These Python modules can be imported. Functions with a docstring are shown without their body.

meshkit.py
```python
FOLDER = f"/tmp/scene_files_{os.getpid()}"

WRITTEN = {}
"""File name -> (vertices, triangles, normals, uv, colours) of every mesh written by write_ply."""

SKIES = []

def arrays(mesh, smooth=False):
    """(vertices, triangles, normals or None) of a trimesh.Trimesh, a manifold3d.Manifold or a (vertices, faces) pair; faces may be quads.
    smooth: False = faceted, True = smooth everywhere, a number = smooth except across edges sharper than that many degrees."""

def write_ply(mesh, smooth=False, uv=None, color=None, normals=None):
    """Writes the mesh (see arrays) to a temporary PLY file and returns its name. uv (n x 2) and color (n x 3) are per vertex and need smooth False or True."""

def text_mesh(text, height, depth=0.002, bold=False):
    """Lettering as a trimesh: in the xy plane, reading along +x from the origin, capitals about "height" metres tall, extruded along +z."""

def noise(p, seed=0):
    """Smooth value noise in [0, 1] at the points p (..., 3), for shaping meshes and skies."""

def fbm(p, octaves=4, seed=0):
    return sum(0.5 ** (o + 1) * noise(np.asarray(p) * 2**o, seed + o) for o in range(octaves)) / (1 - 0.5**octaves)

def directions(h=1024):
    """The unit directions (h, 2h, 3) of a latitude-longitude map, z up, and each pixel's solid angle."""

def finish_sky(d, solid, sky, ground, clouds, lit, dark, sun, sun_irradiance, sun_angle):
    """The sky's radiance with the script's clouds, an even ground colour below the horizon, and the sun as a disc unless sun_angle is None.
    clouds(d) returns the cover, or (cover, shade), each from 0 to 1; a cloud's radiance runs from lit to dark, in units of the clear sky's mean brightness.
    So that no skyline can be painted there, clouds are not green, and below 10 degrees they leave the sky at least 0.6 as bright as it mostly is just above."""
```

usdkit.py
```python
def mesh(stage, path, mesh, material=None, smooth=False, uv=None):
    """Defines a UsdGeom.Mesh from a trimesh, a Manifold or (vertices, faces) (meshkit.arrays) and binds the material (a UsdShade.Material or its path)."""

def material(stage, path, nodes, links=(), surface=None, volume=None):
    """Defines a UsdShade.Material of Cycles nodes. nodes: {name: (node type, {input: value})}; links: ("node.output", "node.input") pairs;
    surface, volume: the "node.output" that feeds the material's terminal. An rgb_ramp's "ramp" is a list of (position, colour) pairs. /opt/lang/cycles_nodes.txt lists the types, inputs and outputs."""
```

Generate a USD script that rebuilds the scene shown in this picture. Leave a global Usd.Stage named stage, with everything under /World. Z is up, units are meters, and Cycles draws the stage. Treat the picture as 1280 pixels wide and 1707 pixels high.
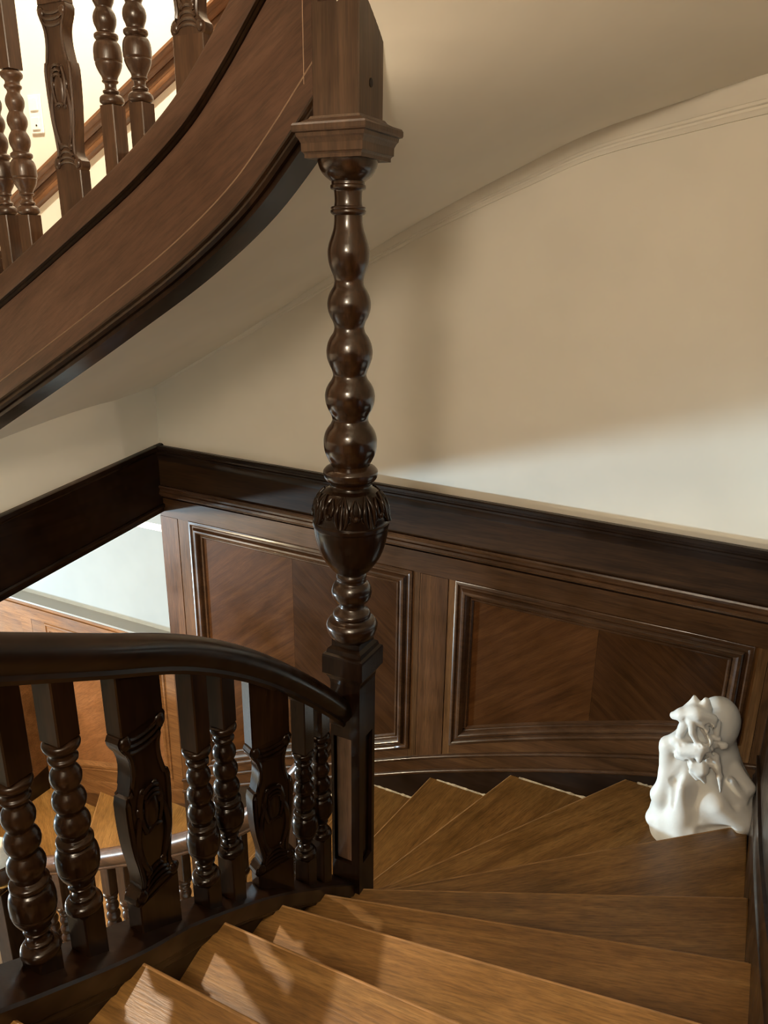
import math, random
import numpy as np, trimesh, manifold3d as m3
import usdkit, meshkit
from shapely.geometry import Polygon
from scipy.interpolate import PchipInterpolator as Pchip
from scipy.ndimage import gaussian_filter1d
from pxr import Usd, UsdGeom, UsdLux, UsdShade, Gf, Sdf

stage = Usd.Stage.CreateInMemory()
UsdGeom.SetStageUpAxis(stage, UsdGeom.Tokens.z)
UsdGeom.SetStageMetersPerUnit(stage, 1.0)
UsdGeom.Xform.Define(stage, '/World')
rng = np.random.default_rng(7)

# ------------------------------------------------------------------ camera
# x runs along the back wall (to the right), y towards the back wall, z up; z = 0 is the tread at the newel post
cam = UsdGeom.Camera.Define(stage, '/World/camera')
R_ = np.array([0.8943, 0.4474, 0.0115]); F_ = np.array([-0.4220, 0.8481, -0.3207])
F_ /= np.linalg.norm(F_); R_ -= F_ * (R_ @ F_); R_ /= np.linalg.norm(R_); U_ = np.cross(R_, F_)
cam.AddTransformOp().Set(Gf.Matrix4d(*R_, 0, *U_, 0, *(-F_), 0, 0, 0, 2.0, 1))
cam.CreateHorizontalApertureAttr(36.0); cam.CreateVerticalApertureAttr(36.0 * 1707 / 1280)
cam.CreateFocalLengthAttr(36.0 * 1286.87 / 1280)
cam.CreateClippingRangeAttr(Gf.Vec2f(0.02, 100))
cam.CreateExposureAttr(0.42)

# ------------------------------------------------------------------ lights
def sphere_light(name, pos, r, inten, col):
    l = UsdLux.SphereLight.Define(stage, '/World/' + name)
    l.CreateRadiusAttr(r); l.CreateIntensityAttr(inten); l.CreateColorAttr(Gf.Vec3f(*col)); l.AddTranslateOp().Set(Gf.Vec3d(*pos))
    return l
def rect_light(name, pos, to, w, h, inten, col):
    l = UsdLux.RectLight.Define(stage, '/World/' + name)
    l.CreateWidthAttr(w); l.CreateHeightAttr(h); l.CreateIntensityAttr(inten); l.CreateColorAttr(Gf.Vec3f(*col))
    p = np.array(pos, float); z = p - np.array(to, float); z /= np.linalg.norm(z)
    x = np.cross([0, 0, 1], z); x /= np.linalg.norm(x); y = np.cross(z, x)
    l.AddTransformOp().Set(Gf.Matrix4d(*x, 0, *y, 0, *z, 0, *p, 1))
    return l
WARM = (1.0, 0.80, 0.56)
sphere_light('lamp_landing', (-0.25, -0.9, 2.75), 0.24, 52, (1.0, .86, .66))
sphere_light('lamp_upper_wall', (-2.9, 1.98, 5.0), 0.07, 2700, (1.0, 0.87, 0.69))
sphere_light('lamp_lower_flight', (-4.0, .9, .2), 0.06, 1800, (1.0, .80, .50))
sphere_light('lamp_hall', (-8.8, 0., -1.42), 0.19, 1950, (.60, .84, 1.0))
dome = UsdLux.DomeLight.Define(stage, '/World/dome'); dome.CreateIntensityAttr(0.02)

# ------------------------------------------------------------------ helpers
taken = {}
def numbered(parent, name):
    k = taken.get((parent, name), 0); taken[(parent, name)] = k + 1
    return f'{parent}/{name}' if k == 0 else f'{parent}/{name}_{k:03d}'
def pth(parent): return '/World' if parent is None else str(parent.GetPath())
def tag(o, label=None, cat=None, group=None, kind=None):
    p = o.GetPrim() if hasattr(o, 'GetPrim') else o
    for k, v in (('label', label), ('category', cat), ('group', group), ('kind', kind)):
        if v: p.SetCustomDataByKey(k, v)
    return p
def thing(name, label, cat, group=None, kind=None, loc=(0, 0, 0)):
    x = UsdGeom.Xform.Define(stage, numbered('/World', name)); x.AddTranslateOp().Set(Gf.Vec3d(*loc))
    return tag(x, label, cat, group, kind)
def obj(name, mesh, mat, parent=None, smooth=False, uv=None, label=None):
    o = usdkit.mesh(stage, numbered(pth(parent), name), mesh, mat, smooth=smooth, uv=uv).GetPrim()
    if label: o.SetCustomDataByKey('label', label)
    return o
def cat_(*ms): return trimesh.util.concatenate([m for m in ms])
def T(m, *t): m = m.copy(); m.apply_translation(t); return m
def hull(p): return trimesh.convex.convex_hull(np.asarray(p, float))
def bbox(x0, x1, y0, y1, z0, z1, b=0.003):
    b = min(b, .45 * min(x1 - x0, y1 - y0, z1 - z0)); P = []
    for sx, x in ((1, x0), (-1, x1)):
        for sy, y in ((1, y0), (-1, y1)):
            for sz, z in ((1, z0), (-1, z1)):
                P += [(x, y + sy * b, z + sz * b), (x + sx * b, y, z + sz * b), (x + sx * b, y + sy * b, z)]
    return hull(P)
def lathe(prof, cx=0, cy=0, n=40):
    """prof: (z, r) from bottom to top."""
    P = np.array(prof, float); P[:, 1] = np.maximum(P[:, 1], 1e-4)
    a = np.arange(n) * 2 * np.pi / n
    V = np.stack([cx + P[:, 1:2] * np.cos(a), cy + P[:, 1:2] * np.sin(a), np.repeat(P[:, :1], n, 1)], -1).reshape(-1, 3)
    f = []
    for i in range(len(P) - 1):
        j = np.arange(n); k = (j + 1) % n
        f.append(np.stack([i * n + j, i * n + k, (i + 1) * n + k, (i + 1) * n + j], 1))
    f = np.vstack(f); F = np.vstack([f[:, [0, 1, 2]], f[:, [0, 2, 3]]])
    b, t = len(V), len(V) + 1
    V = np.vstack([V, [cx, cy, P[0, 0]], [cx, cy, P[-1, 0]]]); j = np.arange(n); k = (j + 1) % n; o = (len(P) - 1) * n
    F = np.vstack([F, np.stack([k, j, 0 * j + b], 1), np.stack([o + j, o + k, 0 * j + t], 1)])
    return trimesh.Trimesh(V, F, process=False)
def spline(prof, m=6):
    """rounds a (z, r) profile by a monotone cubic through its points; z must increase."""
    P = np.array(prof, float); t = np.concatenate([np.linspace(a, b, m, endpoint=False) for a, b in zip(P[:-1, 0], P[1:, 0])] + [P[-1:, 0]])
    return np.stack([t, Pchip(P[:, 0], P[:, 1])(t)], 1)
def sweep(sec, O, A, B, closed=True, caps=True):
    """closed section sec (k,2) carried along O (n,3) with axes A, B (n,3)."""
    sec, O = np.asarray(sec, float), np.asarray(O, float); A = np.broadcast_to(A, O.shape); B = np.broadcast_to(B, O.shape)
    if sec.ndim == 2: sec = np.broadcast_to(sec, (len(O),) + sec.shape)
    n, k = sec.shape[:2]
    V = (O[:, None] + sec[..., :1] * A[:, None] + sec[..., 1:] * B[:, None]).reshape(-1, 3)
    i, j = np.meshgrid(np.arange(n - 1), np.arange(k), indexing='ij'); j2 = (j + 1) % k
    q = np.stack([i * k + j, i * k + j2, (i + 1) * k + j2, (i + 1) * k + j], -1).reshape(-1, 4)
    F = [q[:, [0, 1, 2]], q[:, [0, 2, 3]]]
    if caps:
        pv, pf = trimesh.creation.triangulate_polygon(Polygon(sec[0]), engine='earcut')
        m = [int(np.argmin(((sec[0] - p) ** 2).sum(1))) for p in pv]; pf = np.array(m)[pf]
        F += [pf[:, ::-1], pf + (n - 1) * k]
    t = trimesh.Trimesh(V, np.vstack(F), process=False)
    if t.volume < 0: t.invert()
    return t
def xz_board(pts, y0, y1, b=0.002):
    """a board given by its outline in the x-z plane, between depths y0 (front, smaller) and y1."""
    p = Polygon(pts).buffer(0)
    m = trimesh.creation.extrude_polygon(p, y1 - y0, engine='earcut')      # z = depth
    v = m.vertices.copy(); m.vertices = np.stack([v[:, 0], y1 - v[:, 2], v[:, 1]], 1)
    return m
def densify(loop, step=0.06):
    out = []; L = np.asarray(loop, float)
    for a, b in zip(L, np.roll(L, -1, 0)):
        n = max(1, int(np.linalg.norm(b - a) / step)); out += [a + (b - a) * t / n for t in range(n)]
    return np.array(out)
def frame_mould(loop, prof, y):
    """a moulding run round a closed loop in the x-z plane. prof: (inset, height out of the wall towards -y), open polyline; mitred."""
    L = np.asarray(loop, float); k = len(L)
    if Polygon(L).exterior.is_ccw is False: L = L[::-1]
    d1 = L - np.roll(L, 1, 0); d2 = np.roll(L, -1, 0) - L
    d1 /= np.linalg.norm(d1, axis=1, keepdims=True); d2 /= np.linalg.norm(d2, axis=1, keepdims=True)
    n1 = np.stack([-d1[:, 1], d1[:, 0]], 1); n2 = np.stack([-d2[:, 1], d2[:, 0]], 1)
    m = n1 + n2; m /= (1 + (n1 * n2).sum(1))[:, None]
    V = np.array([[(*(L[i] + m[i] * a), h) for a, h in prof] for i in range(k)])
    V = np.stack([V[..., 0], y - V[..., 2], V[..., 1]], -1); s = len(prof)
    i, j = np.meshgrid(np.arange(k), np.arange(s - 1), indexing='ij'); i2 = (i + 1) % k
    q = np.stack([i * s + j, i * s + j + 1, i2 * s + j + 1, i2 * s + j], -1).reshape(-1, 4)
    return trimesh.Trimesh(V.reshape(-1, 3), np.vstack([q[:, [2, 1, 0]], q[:, [3, 2, 0]]])[:, ::-1], process=False)
def ogee(p):  # rounds a polyline of (a, h)
    return p

# ------------------------------------------------------------------ materials
def wood(name, cols, scale=(9, 9, .9), rot=(0, 0, 0), rough=.32, rvar=.12, bump=.12, coord='object', vary=.5, coat=0.0, pores=.35, spec=.5):
    N = {'tc': ('texture_coordinate', {}), 'oi': ('object_info', {}), 'mr': ('math', {'math_type': 'multiply', 'value2': 31.0}),
         'cx': ('combine_xyz', {}), 'rot': ('mapping', {'rotation': rot}), 'mp': ('mapping', {'scale': scale}),
         'n1': ('noise_texture', {'scale': 1.0, 'detail': 5.0, 'roughness': .6, 'distortion': .9}),
         'mp2': ('mapping', {'scale': tuple(s * 6 for s in scale)}),
         'n2': ('noise_texture', {'scale': 1.6, 'detail': 4.0, 'roughness': .7, 'distortion': .2}),
         'n3': ('noise_texture', {'scale': 2.3, 'detail': 3.0, 'roughness': .6}),
         'rp': ('rgb_ramp', {'ramp': [(.25, cols[0]), (.5, cols[1]), (.75, cols[2])]}),
         'rp2': ('rgb_ramp', {'ramp': [(.35, (1 - pores,) * 3), (.6, (1, 1, 1))]}),
         'rp3': ('rgb_ramp', {'ramp': [(.3, (.72, .72, .72)), (.7, (1.12, 1.1, 1.08))]}),
         'mx': ('mix', {'mix_type': 'multiply', 'fac': 1.0}), 'mx2': ('mix', {'mix_type': 'multiply', 'fac': 1.0}),
         'vr': ('map_range', {'from_min': 0., 'from_max': 1., 'to_min': 1 - .35 * vary, 'to_max': 1 + .3 * vary}),
         'hs': ('hsv', {}),
         'rr': ('map_range', {'from_min': .3, 'from_max': .7, 'to_min': rough - rvar, 'to_max': rough + rvar}),
         'bp': ('bump', {'strength': bump, 'distance': .004}),
         'p': ('principled_bsdf', {'coat_weight': coat, 'coat_roughness': .12, 'specular_ior_level': spec})}
    L = [(f'tc.{coord}', 'rot.vector'), ('rot.vector', 'mp.vector'), ('rot.vector', 'mp2.vector'), ('oi.random', 'mr.value1'), ('mr.value', 'cx.x'), ('mr.value', 'cx.z'),
         ('cx.vector', 'mp.location'), ('mp.vector', 'n1.vector'), ('mp2.vector', 'n2.vector'), (f'tc.{coord}', 'n3.vector'), ('n1.fac', 'rp.fac'), ('n2.fac', 'rp2.fac'), ('n3.fac', 'rp3.fac'),
         ('rp.color', 'mx.color1'), ('rp2.color', 'mx.color2'), ('mx.color', 'mx2.color1'), ('rp3.color', 'mx2.color2'),
         ('oi.random', 'vr.value'), ('vr.result', 'hs.value'), ('mx2.color', 'hs.color'), ('hs.color', 'p.base_color'),
         ('n3.fac', 'rr.value'), ('rr.result', 'p.roughness'), ('n2.fac', 'bp.height'), ('bp.normal', 'p.normal')]
    return usdkit.material(stage, '/World/Looks/' + name, N, L, surface='p.BSDF')
def paint(name, col, var=.05, rough=.75, scale=3.0, bump=.08):
    lo = tuple(c * (1 - var) for c in col); hi = tuple(min(1, c * (1 + var)) for c in col)
    N = {'tc': ('texture_coordinate', {}), 'n': ('noise_texture', {'scale': scale, 'detail': 5.0}), 'n2': ('noise_texture', {'scale': 120.0, 'detail': 3.0}),
         'rp': ('rgb_ramp', {'ramp': [(.3, lo), (.7, hi)]}), 'bp': ('bump', {'strength': bump, 'distance': .002}), 'p': ('principled_bsdf', {'roughness': rough, 'specular_ior_level': .25})}
    return usdkit.material(stage, '/World/Looks/' + name, N, [('tc.object', 'n.vector'), ('tc.object', 'n2.vector'), ('n.fac', 'rp.fac'), ('rp.color', 'p.base_color'), ('n2.fac', 'bp.height'), ('bp.normal', 'p.normal')], surface='p.BSDF')

DARK = [(.007, .003, .0014), (.014, .006, .0026), (.027, .012, .005)]
MID = [(.038, .0160, .0053), (.074, .0312, .0110), (.115, .052, .0190)]
GOLD = [(.155, .072, .018), (.27, .134, .037), (.385, .208, .066)]
PANEL = [(.036, .0126, .0032), (.060, .0218, .0057), (.088, .0340, .0095)]
m_dark = wood('dark_walnut', DARK, rough=.2, rvar=.05, bump=.04, coat=0., spec=.26)
m_lower = wood('lower_baluster_wood', [(.024, .010, .0042), (.045, .019, .008), (.075, .033, .014)], scale=(14, 14, 1.2), rough=.25, bump=.05, spec=.3)
m_post = wood('polished_walnut', [(.012, .0045, .0015), (.028, .011, .004), (.056, .022, .007)], rough=.22, rvar=.06, bump=.04, coat=.3)
m_darkx = wood('dark_walnut_along_x', DARK, scale=(.9, 9, 9), rough=.36, bump=.08, coat=0., spec=.35)
m_darky = wood('dark_walnut_along_y', DARK, scale=(9, .9, 9), rough=.27, bump=.05, coat=0, spec=.38)
m_frieze = wood('frieze_wood', [(.018, .008, .0032), (.034, .0155, .006), (.058, .027, .0105)], scale=(.8, 9, 12), rough=.6, bump=.08, spec=.12, vary=.1)
m_edge_glint = paint('painted_edge_glint', (.30, .20, .13), rough=.4)  # pale colour paints in the gloss highlight along the string board edges
m_string = wood('brown_string_wood', [(.064, .029, .016), (.098, .049, .029), (.135, .072, .045)], scale=(1.2, 8, 12), rot=(0, math.radians(33), 0), rough=.42, bump=.2)
m_block = wood('brown_post_wood', [(.036, .018, .010), (.075, .041, .023), (.13, .076, .044)], scale=(16, 16, .8), rough=.4, bump=.12, vary=.1)
m_carved = wood('brown_baluster_wood', [(.045, .021, .011), (.085, .043, .023), (.13, .07, .04)], scale=(14, 14, 1.2), rough=.3, bump=.1, coat=.2)
m_stile = wood('stile_wood', MID, scale=(14, 14, .9), rough=.4, bump=.1, vary=.8, spec=.16)
m_stile2 = wood('frame_stile_wood', [(.058, .0255, .0082), (.104, .0465, .0158), (.155, .073, .0265)], scale=(16, 16, .9), rough=.4, bump=.1, vary=.4, spec=.16)
m_rail = wood('rail_wood', MID, scale=(.9, 12, 14), rough=.4, bump=.1, spec=.18)
m_mould = wood('moulding_wood', [(.034, .015, .006), (.060, .026, .0105), (.088, .040, .0165)], scale=(1.5, 9, 9), rough=.28, bump=.05, spec=.45)
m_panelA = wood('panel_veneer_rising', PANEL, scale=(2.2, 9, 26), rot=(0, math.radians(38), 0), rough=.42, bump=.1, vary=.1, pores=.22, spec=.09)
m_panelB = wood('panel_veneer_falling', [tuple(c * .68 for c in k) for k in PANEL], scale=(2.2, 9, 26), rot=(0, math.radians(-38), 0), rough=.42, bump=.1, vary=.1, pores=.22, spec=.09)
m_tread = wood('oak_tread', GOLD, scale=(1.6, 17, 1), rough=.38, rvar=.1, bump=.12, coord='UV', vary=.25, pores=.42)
m_nosing = paint('worn_oak_edge', (.29, .155, .060), var=.25, rough=.4, scale=14)
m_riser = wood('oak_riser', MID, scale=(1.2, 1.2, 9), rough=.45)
m_light_oak = wood('honey_oak', [(.115, .047, .015), (.175, .077, .026), (.235, .108, .040)], scale=(.9, 9, 12), rough=.6, bump=.08, vary=.5, spec=.15)
m_plaster = paint('cream_plaster', (.78, .73, .635), var=.03)
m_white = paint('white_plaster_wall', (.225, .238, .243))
m_statue = paint('statue_plaster', (.66, .645, .61), var=.06, rough=.5, scale=9, bump=.15)
m_switch = paint('switch_plastic', (.85, .84, .80), var=.01, rough=.35, bump=0)
m_grey = paint('grey_painted_shelf', (.20, .19, .175), rough=.55)
m_hole = paint('dark_hole', (.02, .02, .02))
m_dust = paint('pale_filler', (.42, .36, .27), var=.4, scale=40)
m_brown = paint('brown_upper_shell', (.22, .17, .12))
m_floor = paint('dark_floor', (.12, .07, .035), rough=.5)

# ------------------------------------------------------------------ the shell
XR, YB, XL = 0.207, 3.255, -3.07            # right wall, back wall, left end of the panelled back wall
S = 'structure'
def struct(name, mesh, mat, label, cat, **k): return tag(obj(name, mesh, mat, **k), label, cat, kind=S)
struct('wall_right', bbox(XR, XR + .15, -6.1, YB + .2, -3, 6), m_plaster, 'plain cream plaster wall at the right edge of the stair', 'wall')
struct('wall_back', xz_board([(XL, -3), (XR, -3), (XR, 6), (-5.2, 6), (-5.2, 1.15), (XL, 1.15)], YB, YB + .14), m_plaster, 'cream plaster wall above the dark panelled dado', 'wall')
struct('wall_upper_left', bbox(-5.2, -5.05, -1.9, YB, 1.0, 6), m_brown, 'brown side wall of the upper landing', 'wall')
struct('wall_hall', bbox(-10.6, XR, -6.1, -6.0, -3, 1.0), m_brown, 'brown far wall of the lower hall', 'wall')
struct('wall_front', bbox(-5.2, XR, -1.95, -1.8, .6, 6), m_brown, 'brown panelled wall behind the landing', 'wall')
struct('ceiling', bbox(-5.2, XR, -1.9, YB, 5.6, 5.75), m_brown, 'brown boarded ceiling over the stairwell', 'ceiling')
struct('floor', bbox(-10.6, XR, -6.1, 3.6, -3.1, -3.0), m_floor, 'brown floor at the bottom of the stairwell', 'floor')
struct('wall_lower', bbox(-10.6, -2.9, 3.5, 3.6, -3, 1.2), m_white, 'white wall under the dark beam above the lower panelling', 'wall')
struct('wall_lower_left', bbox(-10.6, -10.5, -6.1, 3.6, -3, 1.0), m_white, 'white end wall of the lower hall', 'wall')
struct('floor_upper', bbox(-10.6, -3.26, -6.1, 3.52, 0.98, 1.12), m_plaster, 'plastered underside of the upper landing', 'ceiling')

# ------------------------------------------------------------------ staircase
RISE = .171
NOS = {  # nosing lines: inner and outer point in plan
    0: ((-1.0, .52), (XR, .52)), 1: ((-1.0, .79), (XR, .79)), 2: ((-1.0, 1.063), (XR, 1.10)), 3: ((-1.005, 1.297), (XR, 1.478)),
    4: ((-1.008, 1.520), (XR, 1.864)), 5: ((-1.016, 1.723), (XR, 2.308)), 6: ((-1.03, 1.875), (XR, 2.919)), 7: ((-1.19, 1.86), (-.28, YB)),
    8: ((-1.295, 1.85), (-.84, YB)), 9: ((-1.46, 1.85), (-1.284, YB)), 10: ((-1.76, 1.84), (-1.67, YB)), 11: ((-2.05, 1.84), (-2.02, YB)),
    12: ((-2.34, 1.84), (-2.34, YB)), 13: ((-2.60, 1.84), (-2.62, YB)), 14: ((-2.78, 1.84), (-2.84, YB)), 15: ((-2.84, 1.84), (-3.35, 3.4)),
    16: ((-2.90, 1.82), (-4.02, 3.4)), 17: ((-2.95, 1.75), (-4.62, 2.9)), 18: ((-2.98, 1.65), (-4.62, 1.9))}
def tread_mesh(n, z):
    (i1, o1), (i0, o0) = NOS[n], NOS[n - 1]
    pts = [i1, o1] + ([(XR, YB)] if n == 7 else []) + ([(-4.62, 3.4)] if n == 17 else []) + ([(XL, YB), (XL, 3.4)] if n == 15 else []) + [o0, i0]
    d = np.array(o1) - np.array(i1); d /= np.linalg.norm(d); nrm = np.array([d[1], -d[0]])
    if (np.array(i0) - np.array(i1)) @ nrm > 0: nrm = -nrm
    f = np.array(pts, float); f[:2] += nrm * .028                     # nosing overhang
    f[-2:] += -(-nrm) * (-.004)
    pg = Polygon(f).convex_hull; ins = np.array(pg.buffer(-.007, join_style=2).exterior.coords); ful = np.array(pg.exterior.coords)
    mid = np.array(pg.buffer(-.002, join_style=2).exterior.coords)
    P = np.vstack([np.c_[mid, 0 * mid[:, 0] + z - .038], np.c_[ful, 0 * ful[:, 0] + z - .032], np.c_[ful, 0 * ful[:, 0] + z - .008], np.c_[mid, 0 * mid[:, 0] + z - .002], np.c_[ins, 0 * ins[:, 0] + z]])
    h = hull(P); v = h.vertices[h.faces].reshape(-1, 3); F = np.arange(len(v)).reshape(-1, 3)
    uv = np.stack([(v[:, :2] - i1) @ d + n * 3.7, (v[:, :2] - i1) @ nrm + v[:, 2] + n * 1.3], 1)
    return trimesh.Trimesh(v, F, process=False), uv
def riser_mesh(n, z, hh=RISE):
    i1, o1 = map(np.array, NOS[n]); d = o1 - i1; d = d / np.linalg.norm(d); b = np.array([-d[1], d[0]])
    if n >= 1:
        i0 = np.array(NOS[n - 1][0]); o0 = np.array(NOS[n - 1][1])
        if ((i0 + o0) / 2 - (i1 + o1) / 2) @ b < 0: b = -b
    q = [i1 + b * .004, o1 + b * .004, o1 + b * .024, i1 + b * .024]
    return hull([(*p, zz) for p in q for zz in (z - hh, z - .038)])
def flight(st, ns, dz, hh=RISE):
    for n in ns:
        z = (5 - n) * RISE + dz
        if n > 0:
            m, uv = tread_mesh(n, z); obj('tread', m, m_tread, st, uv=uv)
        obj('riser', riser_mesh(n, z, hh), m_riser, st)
        if n > 0:
            i1, o1 = map(np.array, NOS[n]); d = (o1 - i1) / np.linalg.norm(o1 - i1); nn = np.array([d[1], -d[0]])
            i0 = np.array(NOS[n - 1][0]); o0 = np.array(NOS[n - 1][1])
            if ((i0 + o0) / 2 - (i1 + o1) / 2) @ nn > 0: nn = -nn
            O = np.array([(*(p + nn * .0225), z - .0045) for p in (i1 + d * .01, (i1 + o1) / 2, o1 - d * .012)])
            an = np.linspace(0, 2 * np.pi, 12, endpoint=False)
            obj('nosing', sweep(np.stack([.0060 * np.cos(an), .0052 * np.sin(an)], 1), O, np.array([*nn, 0.]), np.array([0, 0, 1.])), m_nosing, st, smooth=60)
stair = thing('staircase', 'golden oak winder stair treads fanning round the dark newel post', 'staircase')
lm = bbox(-1.0, XR, -1.8, .545, 5 * RISE - .04, 5 * RISE, .006); lv = lm.vertices[lm.faces].reshape(-1, 3)
struct('floor_landing', bbox(-3.26, XR, -6.1, -1.8, .85, .98), m_floor, 'brown floor behind the landing', 'floor')
obj('landing_board', trimesh.Trimesh(lv, np.arange(len(lv)).reshape(-1, 3), process=False), m_tread, stair, uv=lv[:, :2] * 1.0)
flight(stair, range(0, 18), 0)
TURN = 3.16
stair2 = thing('staircase', 'upper flight of steps hidden behind the brown string board', 'staircase')
flight(stair2, range(1, 9), TURN + .10, .06); flight(stair2, (9,), TURN, .045); flight(stair2, (10,), TURN - .045, .04); flight(stair2, range(11, 15), TURN - .08, .045)

# soffit under the upper flight: pairs of (inner, outer) points
sof = [((-3.28, 1.84, 1.02), (-3.28, YB, 1.15)), ((-3.05, 1.84, 1.13), (-3.05, YB, 1.272)), ((-2.40, 1.84, 1.44), (-2.45, YB, 1.585)), ((-1.82, 1.84, 1.75), (-1.916, YB, 1.880)), ((-1.48, 1.84, 1.955), (-1.60, YB, 2.05)),
       ((-1.28, 1.84, 2.10), (-1.325, YB, 2.185)), ((-1.13, 1.84, 2.24), (-1.0, YB, 2.33)), ((-1.05, 1.84, 2.30), (-.721, YB, 2.445)), ((-1.01, 1.83, 2.36), (-.40, YB, 2.525)), ((-1.0, 1.82, 2.40), (-.16, YB, 2.58)), ((-1.0, 1.81, 2.44), (.05, YB, 2.62)), ((-1.0, 1.80, 2.46), (XR, YB, 2.66)),
       ((-1.0, 1.78, 2.49), (XR, 3.0, 2.73)), ((-1.0, 1.74, 2.53), (XR, 2.6, 2.86)), ((-1.0, 1.62, 2.64), (XR, 2.1, 3.04)), ((-1.0, 1.40, 2.82), (XR, 1.6, 3.2)), ((-.98, .9, 3.14), (XR, .95, 3.45)), ((-.94, .2, 3.5), (XR, .2, 3.8)), ((-.92, -.6, 3.8), (XR, -.6, 4.1))]
def soffit_mesh(k=4, m=14, th=.05):
    I, O = np.array([s[0] for s in sof]), np.array([s[1] for s in sof]); t = np.arange(len(sof)); tt = np.linspace(0, t[-1], t[-1] * k + 1)
    I, O = np.stack([Pchip(t, I[:, c])(tt) for c in range(3)], 1), np.stack([Pchip(t, O[:, c])(tt) for c in range(3)], 1)
    s = np.linspace(0, 1, m); V = I[:, None] + (O - I)[:, None] * s[None, :, None]; n = len(tt)
    G_ = gaussian_filter1d(V, 8.0, axis=0, mode='nearest'); bl = (np.sin(np.pi * s) ** .6)[None, :, None]; V = V * (1 - bl) + G_ * bl
    i, j = np.meshgrid(np.arange(n - 1), np.arange(m - 1), indexing='ij')
    q = np.stack([i * m + j, i * m + j + 1, (i + 1) * m + j + 1, (i + 1) * m + j], -1).reshape(-1, 4)
    F = np.vstack([q[:, [0, 1, 2]], q[:, [0, 2, 3]]]); V = V.reshape(-1, 3); up = V + [0, 0, th]
    return trimesh.Trimesh(np.vstack([V, up]), np.vstack([F, F[:, ::-1] + len(V)]), process=False), O
sm, outer = soffit_mesh()
struct('ceiling_soffit', sm, m_plaster, 'cream plastered underside of the upper flight sweeping up to the right', 'ceiling', smooth=40)
# plaster cornice where the soffit meets the walls: grows from left to right
ci = [k for k in range(len(outer)) if outer[k, 0] < XR - .001 and outer[k, 0] > -3.06]
Oc = outer[ci]; g = np.clip((Oc[:, 0] + 3.0) / 3.0, .12, 1)[:, None, None]
sec = np.array([(0, .012), (.068, .012), (.067, -.004), (.060, -.022), (.049, -.044), (.038, -.062), (.035, -.066), (.030, -.066), (.030, -.076), (.026, -.080), (.021, -.081), (.021, -.090), (.016, -.094), (.012, -.103), (.010, -.108), (0, -.109)])
struct('trim_1', sweep(sec[None] * g * [[[1.0, 1.15]]], Oc, np.array([0, -1., 0]), np.array([0, 0, 1.])), m_plaster, 'cream plaster moulding along the curve where sloping ceiling meets wall', 'moulding', smooth=35)
kr = [k for k in range(len(outer)) if outer[k, 0] >= XR - .001]
struct('trim_2', sweep(sec * [1, 1.15], outer[kr], np.array([-1., 0, 0]), np.array([0, 0, 1.])), m_plaster, 'cream plaster moulding on the right wall', 'moulding', smooth=35)

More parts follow.
